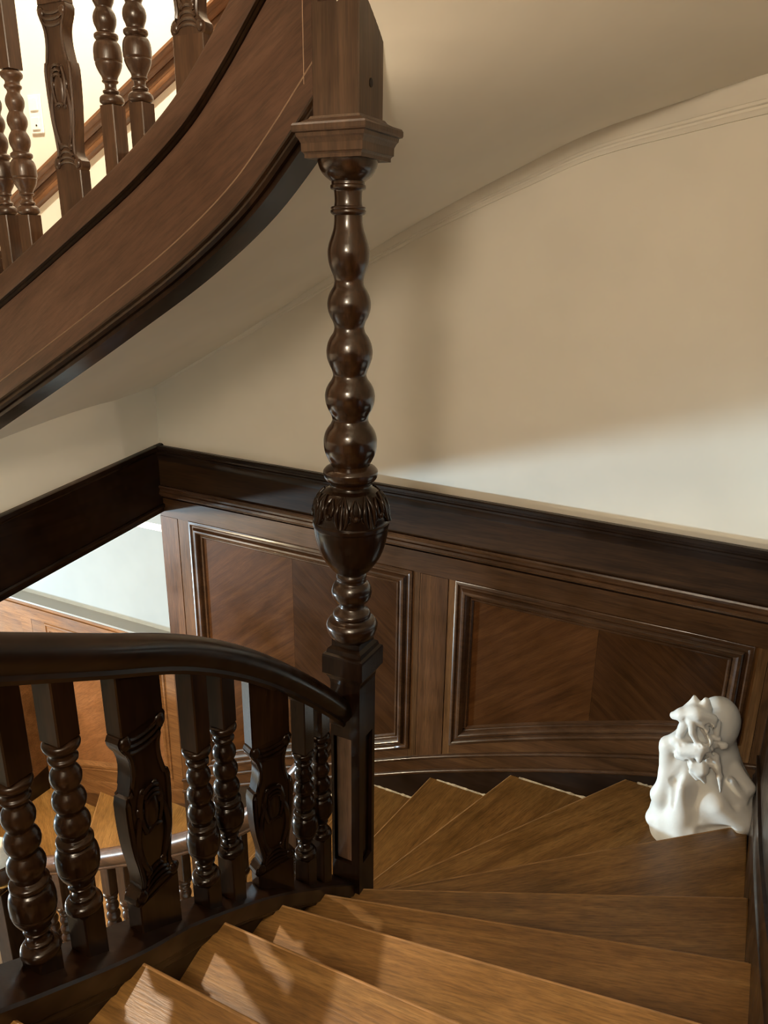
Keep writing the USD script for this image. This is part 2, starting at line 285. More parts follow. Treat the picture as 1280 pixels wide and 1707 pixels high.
# ------------------------------------------------------------------ back wall panelling
cz = lambda x, z: z - .0176 * (x + .5)                     # the dado runs very slightly down to the right
_bx = [-3.6, -3.07, -2.63, -2.16, -1.647, -1.379, -1.077, -.688, -.4, -.196, .23]
b1 = Pchip(_bx, [-1.62, -1.33, -1.12, -.905, -.692, -.578, -.462, -.325, -.235, -.176, -.085])
pbo = Pchip(_bx, [-1.55, -1.27, -1.06, -.845, -.630, -.516, -.390, -.245, -.150, -.085, .01])   # outer lower edge of the panel mouldings
wains = thing('wainscot', 'dark brown panelled dado with two large framed panels behind the newel post', 'wall panelling')
X0, X1 = XL, XR
def xrun(x0, x1, sec, mat, name, parent=None, smooth=30, zf=cz, nx=2, lab=None):
    xs = np.linspace(x0, x1, nx); O = np.array([(x, YB, zf(x, 0)) for x in xs])
    return obj(name, sweep(sec, O, np.array([0, -1., 0]), np.array([0, 0, 1.])), mat, parent or wains, smooth=smooth, label=lab)
xrun(X0, X1, [(0, .898), (.044, .905), (.050, .899), (.050, .886), (.044, .882), (.042, .872), (.047, .868), (.047, .858), (.040, .850), (.037, .838), (.034, .825), (.034, .818), (0, .818)], m_darkx, 'cap_moulding')
xrun(X0, X1, [(0, .818), (.030, .818), (.030, .668), (0, .668)], m_frieze, 'frieze_board')
xrun(X0, X1, [(0, .668), (.042, .668), (.046, .660), (.042, .650), (.038, .646), (.038, .634), (.046, .630), (.046, .616), (.036, .610), (.034, .602), (0, .602)], m_mould, 'lower_moulding')
xrun(X0, X1, [(0, .602), (.006, .602), (.006, .584), (0, .584)], m_darkx, 'shadow_gap')
# backing, rails, stiles
def zs(x, v): return cz(x, v)
def bpoly(x0, x1, top, bot, y0, y1, n=10):
    xs = np.linspace(x0, x1, n); return xz_board([(x, top(x)) for x in xs] + [(x, bot(x)) for x in xs[::-1]], y0, y1)
topz = lambda x: cz(x, .586); railb = lambda x: cz(x, .48)
obj('top_rail', bpoly(X0, X1, topz, lambda x: cz(x, .475), YB - .018, YB + .002), m_rail, wains)
obj('backing_board', bpoly(X0, X1, lambda x: cz(x, .60), lambda x: b1(x) - .02, YB - .0035, YB + .002, 20), m_darkx, wains)
P1 = (-2.861, -1.449); P2 = (-1.215, .108)
for (a, b, mm, dy, nm) in [(X0, -2.945, m_stile, .020, 'stile'), (-2.943, P1[0], m_stile2, .0175, 'stile'), (P1[1], -1.407, m_stile2, .0175, 'stile'), (-1.404, -1.256, m_stile, .0195, 'stile'), (-1.253, P2[0], m_stile2, .0175, 'stile'), (P2[1], .165, m_stile2, .0175, 'stile'), (.167, X1, m_stile, .0195, 'stile')]:
    obj(nm, bpoly(a, b, lambda x: cz(x, .4745), lambda x: b1(x) - .01, YB - dy, YB + .002), mm, wains)
for a, b in (P1, P2):
    obj('bottom_rail', bpoly(a + .001, b - .001, lambda x: pbo(x) + .004, lambda x: b1(x) - .01, YB - .0175, YB + .002), m_rail, wains)
mould_prof = [(-.004, .012), (-.002, .022), (.004, .026), (.012, .027), (.018, .024), (.021, .020), (.030, .020), (.034, .027), (.042, .034), (.052, .035), (.060, .030), (.066, .020), (.070, .012), (.074, .010), (.078, .014), (.084, .014), (.088, .009), (.092, .004)]
for (a, b) in (P1, P2):
    xs = np.linspace(b, a, 18)
    loop = np.array([(a, cz(a, .4745)), (b, cz(b, .4745))][::-1] + [(x, pbo(x)) for x in xs[::-1]])
    loop = np.array([(x, pbo(x)) for x in np.linspace(a, b, 18)] + [(b, cz(b, .4745)), (a, cz(a, .4745))])
    obj('panel_moulding', frame_mould(loop, mould_prof, YB), m_mould, wains, smooth=30)
    s = (a + b) / 2 - (.015 if a == P1[0] else -.03)
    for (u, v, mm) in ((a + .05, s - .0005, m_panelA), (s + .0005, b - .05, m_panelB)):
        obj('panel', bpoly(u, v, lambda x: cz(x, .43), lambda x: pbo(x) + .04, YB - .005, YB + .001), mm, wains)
# skirting following the steps
xs = np.linspace(X0, X1 - .0, 40)
bd = lambda dz, r: np.array([(0, dz - r)] + [(.024 + r * math.cos(t), dz + r * math.sin(t)) for t in np.linspace(-1.57, 1.57, 7)] + [(0, dz + r)])
Ob = np.array([(x, YB, b1(x)) for x in xs])
for nm, s_ in (('skirting_bead', bd(0, .011)), ('skirting_board', np.array([(0, -.080), (.023, -.080), (.023, -.011), (0, -.011)])), ('skirting_bead', bd(-.090, .013)), ('plinth_board', np.array([(0, -.40), (.022, -.40), (.022, -.103), (0, -.103)]))):
    obj(nm, sweep(s_, Ob, np.array([0, -1., 0]), np.array([0, 0, 1.])), m_mould if 'bead' in nm else (m_rail if nm == 'skirting_board' else m_darkx), wains, smooth=40)
# pale crumbling filler where the treads meet the plinth
for n in range(7, 12):
    z = (5 - n) * RISE; xa, xb = (NOS[n][1][0] if n > 6 else XR), (NOS[n - 1][1][0] if n > 7 else -.05)
    k = 26; xs_ = np.linspace(xa + .01, xb - .01, k); h = .004 + .010 * rng.random(k) * np.linspace(.4, 1, k)
    V = np.array([[(x, YB - .021, z), (x, YB - .024 - hh, z), (x, YB - .021, z + hh)] for x, hh in zip(xs_, h)])
    O = np.array([(x, YB - .021, z) for x in xs_]); sc = np.array([[(0, 0), (.003 + hh * .8, 0), (0, hh)] for hh in h])
    obj('filler_line', sweep(sc, O, np.array([0, -1., 0]), np.array([0, 0, 1.])), m_dust, wains, label='pale crumbling filler line')

# right-wall panelling (seen edge-on at the frame)
wr = thing('wainscot', 'dark panelling at the right edge beside the sculpture and the steps', 'wall panelling')
ny = [-1.8, .52, .79, 1.10, 1.478, 1.864, 2.308, 2.919, YB]; nz = [5 * RISE, 5 * RISE, 4 * RISE, 3 * RISE, 2 * RISE, RISE, 0, -RISE, -RISE - .09]
wz = Pchip(ny, nz); ys = np.linspace(-1.8, YB - .03, 60)
def yrun(sec, zf, mat, name, parent, ys=ys, X=XR, sx=-1., smooth=35):
    O = np.array([(X, y, zf(y)) for y in ys]); return obj(name, sweep(sec, O, np.array([sx, 0, 0]), np.array([0, 0, 1.])), mat, parent, smooth=smooth)
yrun([(0, -.40), (.012, -.40), (.012, .10), (.017, .105), (.017, .125), (.012, .13), (.010, .14), (.010, .20), (.016, .205), (.016, .225), (0, .23)], wz, m_darky, 'skirting_board', wr)
for a, b in ((-1.8, -.9), (-.9, .1), (.1, 1.1), (1.1, 2.0), (2.0, 2.9), (2.9, YB - .03)):
    yy = np.linspace(a + .001, b - .001, 12)
    vv = [(y, max(.60, wz(y) + .9) if y < 2.3 else .586) for y in yy]
    yrun(np.array([[(0, wz(y) + .22 - 0), (.006, wz(y) + .22), (.006, vv[i][1]), (0, vv[i][1])] for i, y in enumerate(yy)]), lambda y: 0., m_darky, 'panel_board', wr, ys=yy)
yc = np.linspace(-1.8, YB - .03, 40); cf = lambda y: max(0, wz(y) + .9 - .586)
yrun([(0, .586), (.034, .60), (.034, .82), (.05, .84), (.062, .88), (.064, .893), (0, .893)], cf, m_darky, 'cap_moulding', wr, ys=yc)

# ------------------------------------------------------------------ left downstand with its dark beam
ds = lambda y: -.102 * min(YB - y, 1.5)
yd = np.linspace(-1.8, YB, 40)
yd_sec = np.array([[(0, .90 + ds(y)), (.2, .90 + ds(y)), (.2, 1.30 + ds(y)), (0, 1.30 + ds(y))] for y in yd])
struct('wall_left', sweep(yd_sec, np.array([(-3.25, y, 0) for y in yd]), np.array([1., 0, 0]), np.array([0, 0, 1.])), m_plaster, 'cream plaster strip of wall above the dark beam at left', 'wall')
beam = thing('beam', 'dark brown moulded wooden beam over the opening at left', 'beam')
def beam_run(sec, name, mat): obj(name, sweep(sec, np.array([(-3.05, y, ds(y)) for y in yd]), np.array([1., 0, 0]), np.array([0, 0, 1.])), mat, beam, smooth=30)
beam_run([(-.2, .905), (-.2, .95), (.020, .953), (.030, .948), (.030, .925), (.020, .918), (.014, .908), (.014, .902), (-.2, .902)], 'cap_moulding', m_darky)
beam_run([(-.2, .902), (.010, .902), (.010, .60), (-.2, .60)], 'frieze_board', m_darky)
beam_run([(-.2, .60), (.018, .60), (.022, .590), (.018, .575), (.012, .572), (.012, .552), (-.2, .552)], 'lower_moulding', m_darky)

# ------------------------------------------------------------------ lower wainscot seen through the opening
lw = thing('wainscot', 'honey brown panelled dado with grey shelf top under the white wall', 'wall panelling')
YL = 3.40
lb = Pchip([-6.5, -4.7, -4.36, -3.2, -3.0], [-2.1, -1.99, -1.89, -1.575, -1.51])
obj('panel', bpoly(-5.8, -4.65, lambda x: -.561, lambda x: -1.9, 3.394, 3.42, 4), m_light_oak, lw)
obj('shelf_top', hull([(x, y, z) for x in (-6.4, -3.06) for y, z in ((YL - .012, -.425), (YL - .012, -.440), (3.5, -.425), (3.5, -.440))]), m_grey, lw, label='grey painted shelf top')
lbp = lambda x0, x1, t, b_, d: bpoly(x0, x1, t, b_, YL - d, YL + .02, 8)
obj('top_rail', lbp(-6.4, -3.06, lambda x: -.441, lambda x: -.56, .014), m_light_oak, lw)
obj('cap_moulding', lbp(-6.4, -3.06, lambda x: -.462, lambda x: -.50, .026), m_light_oak, lw)
for a, b in ((-6.4, -5.8), (-4.65, -4.54), (-4.537, -4.40), (-3.30, -3.215), (-3.212, -3.06)):
    obj('stile', lbp(a, b, lambda x: -.561, lambda x: lb(x) - .05, .014), m_light_oak, lw)
obj('bottom_rail', lbp(-4.399, -3.301, lambda x: lb(x) + .10, lambda x: lb(x) - .05, .014), m_light_oak, lw)
xs = np.linspace(-4.4, -3.30, 10)
obj('panel_moulding', frame_mould(np.array([(x, lb(x) + .10) for x in xs] + [(-3.30, -.56), (-4.4, -.56)]), [(-.002, .012), (.004, .022), (.014, .024), (.022, .018), (.034, .026), (.05, .026), (.06, .016), (.07, .006), (.08, .0)], YL), m_light_oak, lw, smooth=30)
obj('panel', lbp(-4.36, -3.34, lambda x: -.60, lambda x: lb(x) + .14, .002), wood('honey_panel', [(.19, .075, .028), (.25, .105, .04), (.31, .135, .054)], scale=(2, 9, 20), rot=(0, .6, 0), rough=.4), lw)
xs = np.linspace(-6.4, -3.06, 14); O = np.array([(x, YL, lb(x)) for x in xs])
obj('skirting_board', sweep([(-.02, -.10), (.024, -.10), (.024, .0), (.018, .012), (-.02, .014)], O, np.array([0, -1., 0]), np.array([0, 0, 1.])), m_light_oak, lw, smooth=30)
obj('plinth_board', sweep([(-.02, -.50), (.022, -.50), (.022, -.101), (-.02, -.101)], O, np.array([0, -1., 0]), np.array([0, 0, 1.])), m_rail, lw)
ls = thing('wainscot', 'panelled side wall of the lower flight glimpsed between the leftmost balusters', 'wall panelling')
yy = np.linspace(1.0, YL - .02, 12); lz = Pchip([.9, 1.9, 2.9, 3.45], [-2.4, -2.22, -2.05, -1.93])
def lrun(z0, z1, d, mat, nm, y0=1.0, y1=YL - .02):
    yy = np.linspace(y0, y1, 10); sec = np.array([[(0, z0(y)), (d, z0(y)), (d, z1(y)), (0, z1(y))] for y in yy])
    obj(nm, sweep(sec, np.array([(-4.62, y, 0) for y in yy]), np.array([1., 0, 0]), np.array([0, 0, 1.])), mat, ls)
lrun(lambda y: lz(y) + .1, lambda y: -1.03, .008, m_light_oak, 'panel')
lrun(lambda y: -1.03, lambda y: -.98, .022, m_light_oak, 'top_rail')
lrun(lambda y: lz(y) - .6, lambda y: -.98, -.1, m_light_oak, 'backing_board')
lrun(lambda y: lz(y) + .1, lambda y: -1.03, .022, m_light_oak, 'stile', 3.05, YL - .02); lrun(lambda y: lz(y) + .1, lambda y: -1.03, .022, m_light_oak, 'stile', 1.9, 2.1)
lrun(lambda y: lz(y) - .3, lambda y: lz(y) + .1, .026, m_darky, 'skirting_board')
tr = thing('trim_3', 'small stepped white plaster moulding at the top corner of the white wall', 'moulding', kind=S)
obj('moulding_step', bbox(-3.62, -2.95, 3.36, 3.5, .40, .62), m_white, tr)
obj('moulding_step', bbox(-3.52, -2.95, 3.40, 3.5, .335, .40), m_plaster, tr)
obj('moulding_step', bbox(-3.72, -3.52, 3.43, 3.5, .36, .42), m_white, tr)

# ------------------------------------------------------------------ newel post
PX, PY = -.997, 1.805
newel = thing('newel_post', 'tall dark turned newel post with beads and carved vase, middle of the stair', 'newel post')
core = m3.Manifold.extrude(m3.CrossSection([[(-.05, -.05), (.05, -.05), (.05, .05), (-.05, .05)]]), 1.36).translate((PX, PY, -.58))
for cx, cy, hx, hy in ((-.010, -.05, .031, .014), (.05, .004, .014, .030), (-.05, 0, .014, .030)):
    core -= m3.Manifold.cube((2 * hx, 2 * hy, .475), True).translate((PX + cx, PY + cy, .347))
mm = core.to_mesh(); obj('pedestal', trimesh.Trimesh(mm.vert_properties[:, :3], mm.tri_verts), m_dark, newel)
obj('pedestal_panel', bbox(PX - .037, PX + .019, PY - .0382, PY - .036, .113, .58, .001), m_carved, newel)
obj('pedestal_panel', bbox(PX + .036, PX + .0382, PY - .024, PY + .032, .113, .58, .001), m_dark, newel)
def sq(levels, cx, cy, n=1):
    P = [(cx + sx * h, cy + sy * h, z) for z, h in levels for sx, sy in ((-1, -1), (1, -1), (1, 1), (-1, 1))]
    V = np.array(P); k = len(levels); F = []
    for i in range(k - 1):
        for j in range(4): a, b = i * 4 + j, i * 4 + (j + 1) % 4; F += [(a, b, b + 4), (a, b + 4, a + 4)]
    F += [(0, 2, 1), (0, 3, 2), (4 * k - 4, 4 * k - 3, 4 * k - 2), (4 * k - 4, 4 * k - 2, 4 * k - 1)]
    m = trimesh.Trimesh(V, F, process=False)
    return trimesh.Trimesh(m.vertices[m.faces].reshape(-1, 3), np.arange(3 * len(F)).reshape(-1, 3), process=False)
obj('pedestal_cap', sq([(.768, .050), (.782, .052), (.798, .060), (.806, .0675), (.862, .0675), (.868, .066), (.872, .0585), (.884, .0555), (.892, .046), (.910, .046)], PX, PY), m_dark, newel, smooth=25)
AX = lambda z: -.9995 - .0065 * (z - .9)
prof_post = {
 'base_ring': [(.905, .050), (.912, .060), (.928, .0713), (.951, .0761), (.967, .0690), (.974, .056), (.978, .053), (.984, .0555), (.992, .0535), (1.002, .043), (1.012, .0365), (1.020, .0385), (1.030, .0492), (1.045, .0572), (1.058, .0592), (1.072, .056), (1.083, .050), (1.091, .0425), (1.097, .0415), (1.104, .0438), (1.111, .0425), (1.1165, .0395), (1.121, .043)],
 'carved_vase': [(1.121, .0434), (1.128, .054), (1.143, .0657), (1.160, .0780), (1.181, .0885), (1.217, .0998), (1.250, .1052), (1.262, .1060), (1.266, .1085), (1.276, .1085), (1.280, .1055), (1.300, .1030), (1.330, .0960), (1.352, .0860), (1.366, .0735), (1.374, .0602), (1.383, .0568)],
 'collar': [(1.383, .0568), (1.391, .0600), (1.399, .0700), (1.410, .0748), (1.421, .0759), (1.430, .070), (1.437, .0600), (1.441, .0535)],
 'beaded_shaft': [(1.441, .0530), (1.455, .0610), (1.473, .0690), (1.492, .0727), (1.508, .0731), (1.525, .0700), (1.542, .0620), (1.556, .0520), (1.567, .0487), (1.578, .0510), (1.598, .0610), (1.615, .0660), (1.630, .0672), (1.646, .0645), (1.662, .0570), (1.676, .0475), (1.686, .0445), (1.697, .0470), (1.716, .0550), (1.732, .0600), (1.747, .0611), (1.765, .0585), (1.783, .0510), (1.798, .0415), (1.809, .0392), (1.820, .0415), (1.838, .0500), (1.854, .0553), (1.869, .0568), (1.885, .0540), (1.901, .0470), (1.914, .0392), (1.925, .0372), (1.936, .0392), (1.952, .0455), (1.972, .0515), (1.994, .0537), (2.012, .0510), (2.030, .0450), (2.053, .0378), (2.070, .0358), (2.082, .0355)],
 'neck_ring': [(2.082, .0359), (2.085, .0415), (2.089, .0448), (2.093, .0448), (2.0955, .0425), (2.099, .0440), (2.102, .0425), (2.104, .0355), (2.118, .0340), (2.135, .0348), (2.140, .0362), (2.142, .0420), (2.146, .0442), (2.151, .0440), (2.154, .0412), (2.160, .0413)],
 'cup': [(2.160, .0413), (2.164, .047), (2.170, .055), (2.180, .0645), (2.192, .0707), (2.204, .0738), (2.216, .0748)]}
for nm, pr in prof_post.items():
    m_ = lathe(spline(pr, 5), 0, PY, 56); m_.vertices[:, 0] += AX(m_.vertices[:, 2])
    part = obj(nm, m_, m_post if nm != 'carved_vase' else m_dark, newel, smooth=35)
    if nm == 'carved_vase': vase = part
# carved leaf band round the shoulder of the vase
zr = Pchip([1.262, 1.276, 1.30, 1.33, 1.352, 1.366, 1.376], [.106, .1085, .103, .096, .086, .0735, .0595])
def on_shoulder(u, s, h):  # u angle, s 0 (low) .. 1 (high) -> point h proud
    z = 1.284 + s * (1.372 - 1.284); e = 1e-3; r = float(zr(z)); dr = float(zr(z + e) - zr(z - e)) / (2 * e); nl = math.hypot(1, dr)
    rr = r + h / nl; return (AX(z) + rr * math.cos(u), PY + rr * math.sin(u), z - h * dr / nl)
def tube(path, rad, k=6):
    P = np.asarray(path, float); t = np.gradient(P, axis=0); t /= np.linalg.norm(t, axis=1, keepdims=True) + 1e-12
    a = np.cross(t, np.where(np.abs(t[:, 2:]) < .9, [0, 0, 1.], [1., 0, 0])); a /= np.linalg.norm(a, axis=1, keepdims=True) + 1e-12; b = np.cross(t, a)
    an = np.arange(k) * 2 * np.pi / k; rad = np.broadcast_to(rad, (len(P),))
    return sweep(np.stack([rad[:, None] * np.cos(an), rad[:, None] * np.sin(an)], -1), P, a, b)
NL = 8
for q in range(NL):
    u0 = -math.pi / 2 + .25 + q * 2 * math.pi / NL; w_ = 2 * math.pi / NL; bits = []
    for sg in (-1, 1):
        t = np.linspace(0, 1, 9)
        bits.append(tube([on_shoulder(u0 + sg * w_ * (.05 + .15 * math.sin(a * 2.8)), .92 - .90 * a, .003) for a in t], .0030 + .0042 * np.sin(t * 3.0)))
        bits.append(tube([on_shoulder(u0 + sg * w_ * (.46 - .12 * math.sin(a * 3.1)), .85 - .62 * a, .003) for a in t], .0026 + .0034 * np.sin(t * 3.0)))
        bits.append(tube([on_shoulder(u0 + sg * w_ * (.22 + .10 * math.cos(a * 6.28)), .30 + .13 * math.sin(a * 6.28), .002) for a in t], .0021))
    bits.append(tube([on_shoulder(u0, .9 - .9 * a, .003) for a in np.linspace(0, 1, 7)], np.linspace(.0025, .0075, 7)))
    s_ = trimesh.creation.icosphere(2, .0085); s_.apply_translation(on_shoulder(u0 + w_ / 2, .32, .003)); bits.append(s_)
    obj('carved_leaf', cat_(*bits), m_dark, vase, smooth=60)
CX = -1.0065
obj('capital', sq([(2.208, .0775), (2.216, .0775), (2.220, .0800), (2.222, .083), (2.240, .0835), (2.250, .0880), (2.254, .0915), (2.262, .0925), (2.264, .0985), (2.268, .1000), (2.278, .1000), (2.283, .0970), (2.285, .0860), (2.294, .0700), (2.300, .066)], CX, PY), m_block, newel, smooth=25)
obj('upper_block', bbox(CX - .0625, CX + .0625, PY - .0625, PY + .0625, 2.296, 3.30, .003), m_block, newel)
pg = trimesh.creation.cylinder(.0075, .004, sections=20); pg.apply_transform(trimesh.transformations.rotation_matrix(math.pi / 2, [0, 1, 0])); pg.apply_scale([1, 1, 1.35])
obj('peg', T(pg, CX + .0625, PY - .004, 2.372), m_dark, newel, smooth=30, label='small dark oval wooden peg')
# lower newel at the next turn, its flat cap just in frame
n2 = thing('newel_post', 'lower newel post with flat cap at the left edge below the light brown handrail', 'newel post')
NX, NY = -2.817, 1.75
obj('pedestal', bbox(NX - .045, NX + .045, NY - .045, NY + .045, -2.6, -.80, .003), m_dark, n2)
obj('post_cap', sq([(-.80, .045), (-.79, .056), (-.78, .060), (-.770, .060), (-.765, .055)], NX, NY), m_dark, n2, smooth=25)
m_brass = usdkit.material(stage, '/World/Looks/brass', {'p': ('principled_bsdf', {'base_color': (.75, .55, .22), 'metallic': 1.0, 'roughness': .3})}, [], surface='p.BSDF')
obj('ring', lathe([(-.766, .058), (-.763, .066), (-.755, .067), (-.751, .060)], NX, NY), m_brass, n2, smooth=40, label='brass ring')
obj('collar', lathe([(-.752, .058), (-.745, .063), (-.70, .064), (-.672, .062), (-.665, .054)], NX, NY), m_lower if 'm_lower' in globals() else m_dark, n2, smooth=40)
obj('knob', lathe(spline([(-.666, .052), (-.655, .061), (-.62, .066), (-.585, .060), (-.565, .046), (-.556, .020), (-.554, .001)]), NX, NY), m_statue, n2, smooth=40, label='pale rounded knob')

# ------------------------------------------------------------------ balustrades
BP = [(0, .018), (.003, .027), (.010, .0335), (.018, .0325), (.025, .026), (.028, .0195), (.031, .0225), (.035, .0225), (.038, .0180), (.044, .0155), (.051, .0160), (.055, .0215), (.0575, .0225), (.060, .0205), (.066, .0215), (.076, .0275), (.088, .0335), (.098, .0362), (.101, .0352), (.103, .0372), (.106, .0380), (.120, .0382), (.134, .0365), (.145, .0315), (.150, .0270), (.152, .0295), (.157, .0325), (.162, .0322), (.166, .0280), (.169, .0232), (.175, .0245), (.186, .0295), (.197, .0312), (.208, .0290), (.217, .0240), (.222, .0212), (.227, .0230), (.237, .0280), (.247, .0295), (.257, .0275), (.266, .0225), (.271, .0200), (.276, .0215), (.286, .0258), (.296, .0272), (.306, .0250), (.314, .0205), (.319, .0180), (.325, .0195), (.330, .0245), (.335, .0252), (.339, .0215), (.344, .0205), (.350, .0235), (.356, .0300), (.363, .0318), (.369, .0295), (.373, .022), (.376, .018)]
BPs = spline(BP, 3)
def prism_block(x, y, hx, hy, zb, zt):
    """square block cut at a rake: zb, zt give z at (x, y)."""
    b = .0025; P = []
    for sx in (-1, 1):
        for sy in (-1, 1):
            for (dx, dy) in ((hx - b, hy), (hx, hy - b)):
                px, py = x + sx * dx, y + sy * dy; P += [(px, py, zb(px, py)), (px, py, zt(px, py))]
    return hull(P)
def turned(parent, x, y, zb, zf, zt, mat, sc=1.0, h=.0235):
    m_ = lathe(np.array(BPs) * [sc, 1] + [zf(x, y) if callable(zf) else zf, 0], x, y, 28)
    z0 = zf; z1 = zf + .376 * sc
    b = obj('turned_baluster', m_, mat, parent, smooth=40)
    obj('foot_block', prism_block(x, y, h, h, zb, lambda a, c: z0 + .001), mat, b)
    obj('head_block', prism_block(x, y, h, h, lambda a, c: z1 - .001, zt), mat, b)
    return b
# outline of the carved flat baluster: (half width, height 0..1)
FO = [(.044, 0), (.050, .012), (.053, .035), (.051, .060), (.043, .078), (.037, .095), (.0345, .125), (.036, .17), (.040, .24), (.045, .31), (.0485, .39), (.0505, .47), (.0515, .55), (.0515, .615), (.048, .655), (.0425, .66), (.0385, .70), (.034, .75), (.0325, .80), (.034, .845), (.039, .885), (.046, .915), (.051, .945), (.0525, .97), (.049, .992), (.044, 1.0)]
def flat(parent, x, y, zb, zf, zt, along, mat, L=.40, hw=.050, ht=.0195, rot=0.):
    """along: 0 = broad face seen along y (its width runs along x), 1 = width runs along y."""
    h = np.array([p[1] for p in FO]) * L; w = np.array([p[0] for p in FO]) * hw / .05
    pts = [(a, b) for a, b in zip(w, h)] + [(-a, b) for a, b in zip(w[::-1], h[::-1])]
    m_ = trimesh.creation.extrude_polygon(Polygon(pts), 2 * ht - .008, engine='earcut')
    bits = [np.stack([m_.vertices[:, 0], m_.vertices[:, 2] - ht + .004, m_.vertices[:, 1]], 1)]
    parts = [trimesh.Trimesh(bits[0], m_.faces, process=False)]
    for sd in (-1, 1):                                        # relief on both faces: edge roll, shield, scrolls
        f = sd * (ht - .004)
        k = .86
        Q = hw / .05
        for sg in (-1, 1):
            parts.append(tube([(sg * (a * k), f, b) for a, b in zip(w[3:24], h[3:24])], .0048 * Q))
            t = np.linspace(0, 1, 14)
            parts.append(tube([(sg * Q * (.014 + .021 * math.sin(a * 2.9)), f + sd * .001, L * (.14 + .40 * a)) for a in t], (.0035 + .0038 * np.sin(t * 3.1)) * Q))
            parts.append(tube([(sg * Q * (.012 + .012 * math.sin(a * 2.8)), f + sd * .002, L * (.39 + .24 * a)) for a in t], .0052 * Q))
            for (px_, pz_, r_) in ((.023, .53, .0098), (.017, .155, .0088), (.037, .045, .0120), (.038, .950, .0120), (.013, .40, .0075), (.014, .625, .0075)):
                s = trimesh.creation.icosphere(2, r_ * Q); s.apply_scale([.95, .75, 1.15]); parts.append(T(s, sg * px_ * Q, f * .9, L * pz_))
        s = trimesh.creation.icosphere(3, .021 * Q); s.apply_scale([.78, .42, 2.0]); parts.append(T(s, 0, f, L * .50))
        for a in (.575, .60, .63, .40): parts.append(tube([(Q * .017 * math.sin(q), f + sd * .007, L * a + .006 * math.cos(q * 1.6)) for q in np.linspace(-1.1, 1.1, 9)], .0036 * Q))
        for a in (.02, .05, .085, .12): parts.append(tube([(Q * .036 * math.sin(q) * (1 - a * 3.5), f + sd * .001, L * a + .016 * math.cos(q)) for q in np.linspace(-1.4, 1.4, 11)], .0038 * Q))
        for a in (.90, .935, .97): parts.append(tube([(Q * .034 * math.sin(q), f + sd * .001, L * a - .012 * math.cos(q)) for q in np.linspace(-1.4, 1.4, 11)], .0038 * Q))
    m_ = cat_(*parts)
    if along: v = m_.vertices.copy(); m_.vertices = np.stack([-v[:, 1], v[:, 0], v[:, 2]], 1)
    hx, hy = (ht, hw * .93) if along else (hw * .93, ht)
    def rt(m):
        if rot: m.apply_transform(trimesh.transformations.rotation_matrix(rot, [0, 0, 1], [x, y, 0]))
        return m
    b = obj('carved_baluster', rt(T(m_, x, y, zf)), mat, parent, smooth=35)
    obj('foot_block', rt(prism_block(x, y, hx, hy, zb, lambda a, c: zf + .001)), mat, b)
    obj('head_block', rt(prism_block(x, y, hx, hy, lambda a, c: zf + L - .001, zt)), mat, b)
    return b
RAILSEC = np.array([(-.022, -.038), (.022, -.038), (.026, -.030), (.024, -.022), (.031, -.014), (.037, .002), (.036, .016), (.030, .028), (.018, .036), (0, .039), (-.018, .036), (-.030, .028), (-.036, .016), (-.037, .002), (-.031, -.014), (-.024, -.022), (-.026, -.030)])
def frames(P, up=(0, 0, 1.)):
    P = np.asarray(P, float); t = np.gradient(P, axis=0); t /= np.linalg.norm(t, axis=1, keepdims=True); a = np.cross(t, up); a /= np.linalg.norm(a, axis=1, keepdims=True)
    return P, a, np.cross(a, t)

# --- the flight in front: along y at x about -1.0
b0 = thing('balustrade', 'near dark balustrade of turned and flat carved balusters running down to the newel post', 'balustrade')
nearx = Pchip([-.8, .2, .75, 1.06, 1.30, 1.52, 1.76], [-.90, -.905, -.922, -.958, -.984, -1.0, -1.010])
strz = Pchip([-.8, .2, .60, .735, .953, 1.302, 1.55, 1.76], [1.40, 1.09, .845, .760, .630, .400, .205, .035])
railz = Pchip([-.8, .2, .67, .84, 1.06, 1.25, 1.495, 1.755], [1.98, 1.635, 1.410, 1.328, 1.222, 1.104, .913, .670])
ya = np.linspace(-.8, 1.756, 60)
cxl = Pchip([-.8, .2, .65, .93, 1.1, 1.36, 1.55, 1.76], [-.962, -.966, -.976, -.986, -.994, -1.002, -1.008, -1.012])
cxn = lambda y: float(cxl(y))
Pp, A_, B_ = frames([(cxn(y) + .002, y, float(railz(y))) for y in ya])
obj('handrail', sweep(RAILSEC, Pp, A_, B_), m_darky, b0, smooth=40)
SS = np.array([(-.05, -.33), (.032, -.33), (.032, -.075), (.040, -.070), (.044, -.062), (.044, -.054), (.050, -.048), (.050, -.006), (.046, 0), (-.046, 0), (-.05, -.006), (-.05, -.046), (-.046, -.05), (-.046, -.058), (-.05, -.062)])
bodyw = Pchip([-.8, .2, .79, 1.06, 1.30, 1.52, 1.76], [.064, .064, .061, .036, .027, .024, .024])
SN = []
for y in ya:
    bw = float(bodyw(y)); tw = max(.050, bw + .006)
    SN.append([(-.05, -.33), (bw, -.33), (bw, -.078), (bw + .004, -.072), (tw - .005, -.064), (tw - .005, -.056), (tw, -.050), (tw, -.006), (tw - .004, 0), (-.046, 0), (-.05, -.006), (-.05, -.046), (-.046, -.05), (-.046, -.058), (-.05, -.062)])
obj('string_board', sweep(np.array(SN), np.array([(cxn(y), y, float(strz(y))) for y in ya]), np.array([1., 0, 0]), np.array([0, 0, 1.])), m_darky, b0, smooth=30)
zb_ = lambda a, c: float(strz(c)) - .004
zt_ = lambda a, c: float(railz(c)) - .036
for y in (.50, .925, 1.365): flat(b0, cxn(y), y, zb_, {.925: .745, 1.365: .430}.get(y, float(strz(y)) + .105), zt_, 1, m_dark, L=.40, hw=.060, rot=math.radians(-22 if y > 1.2 else 0))
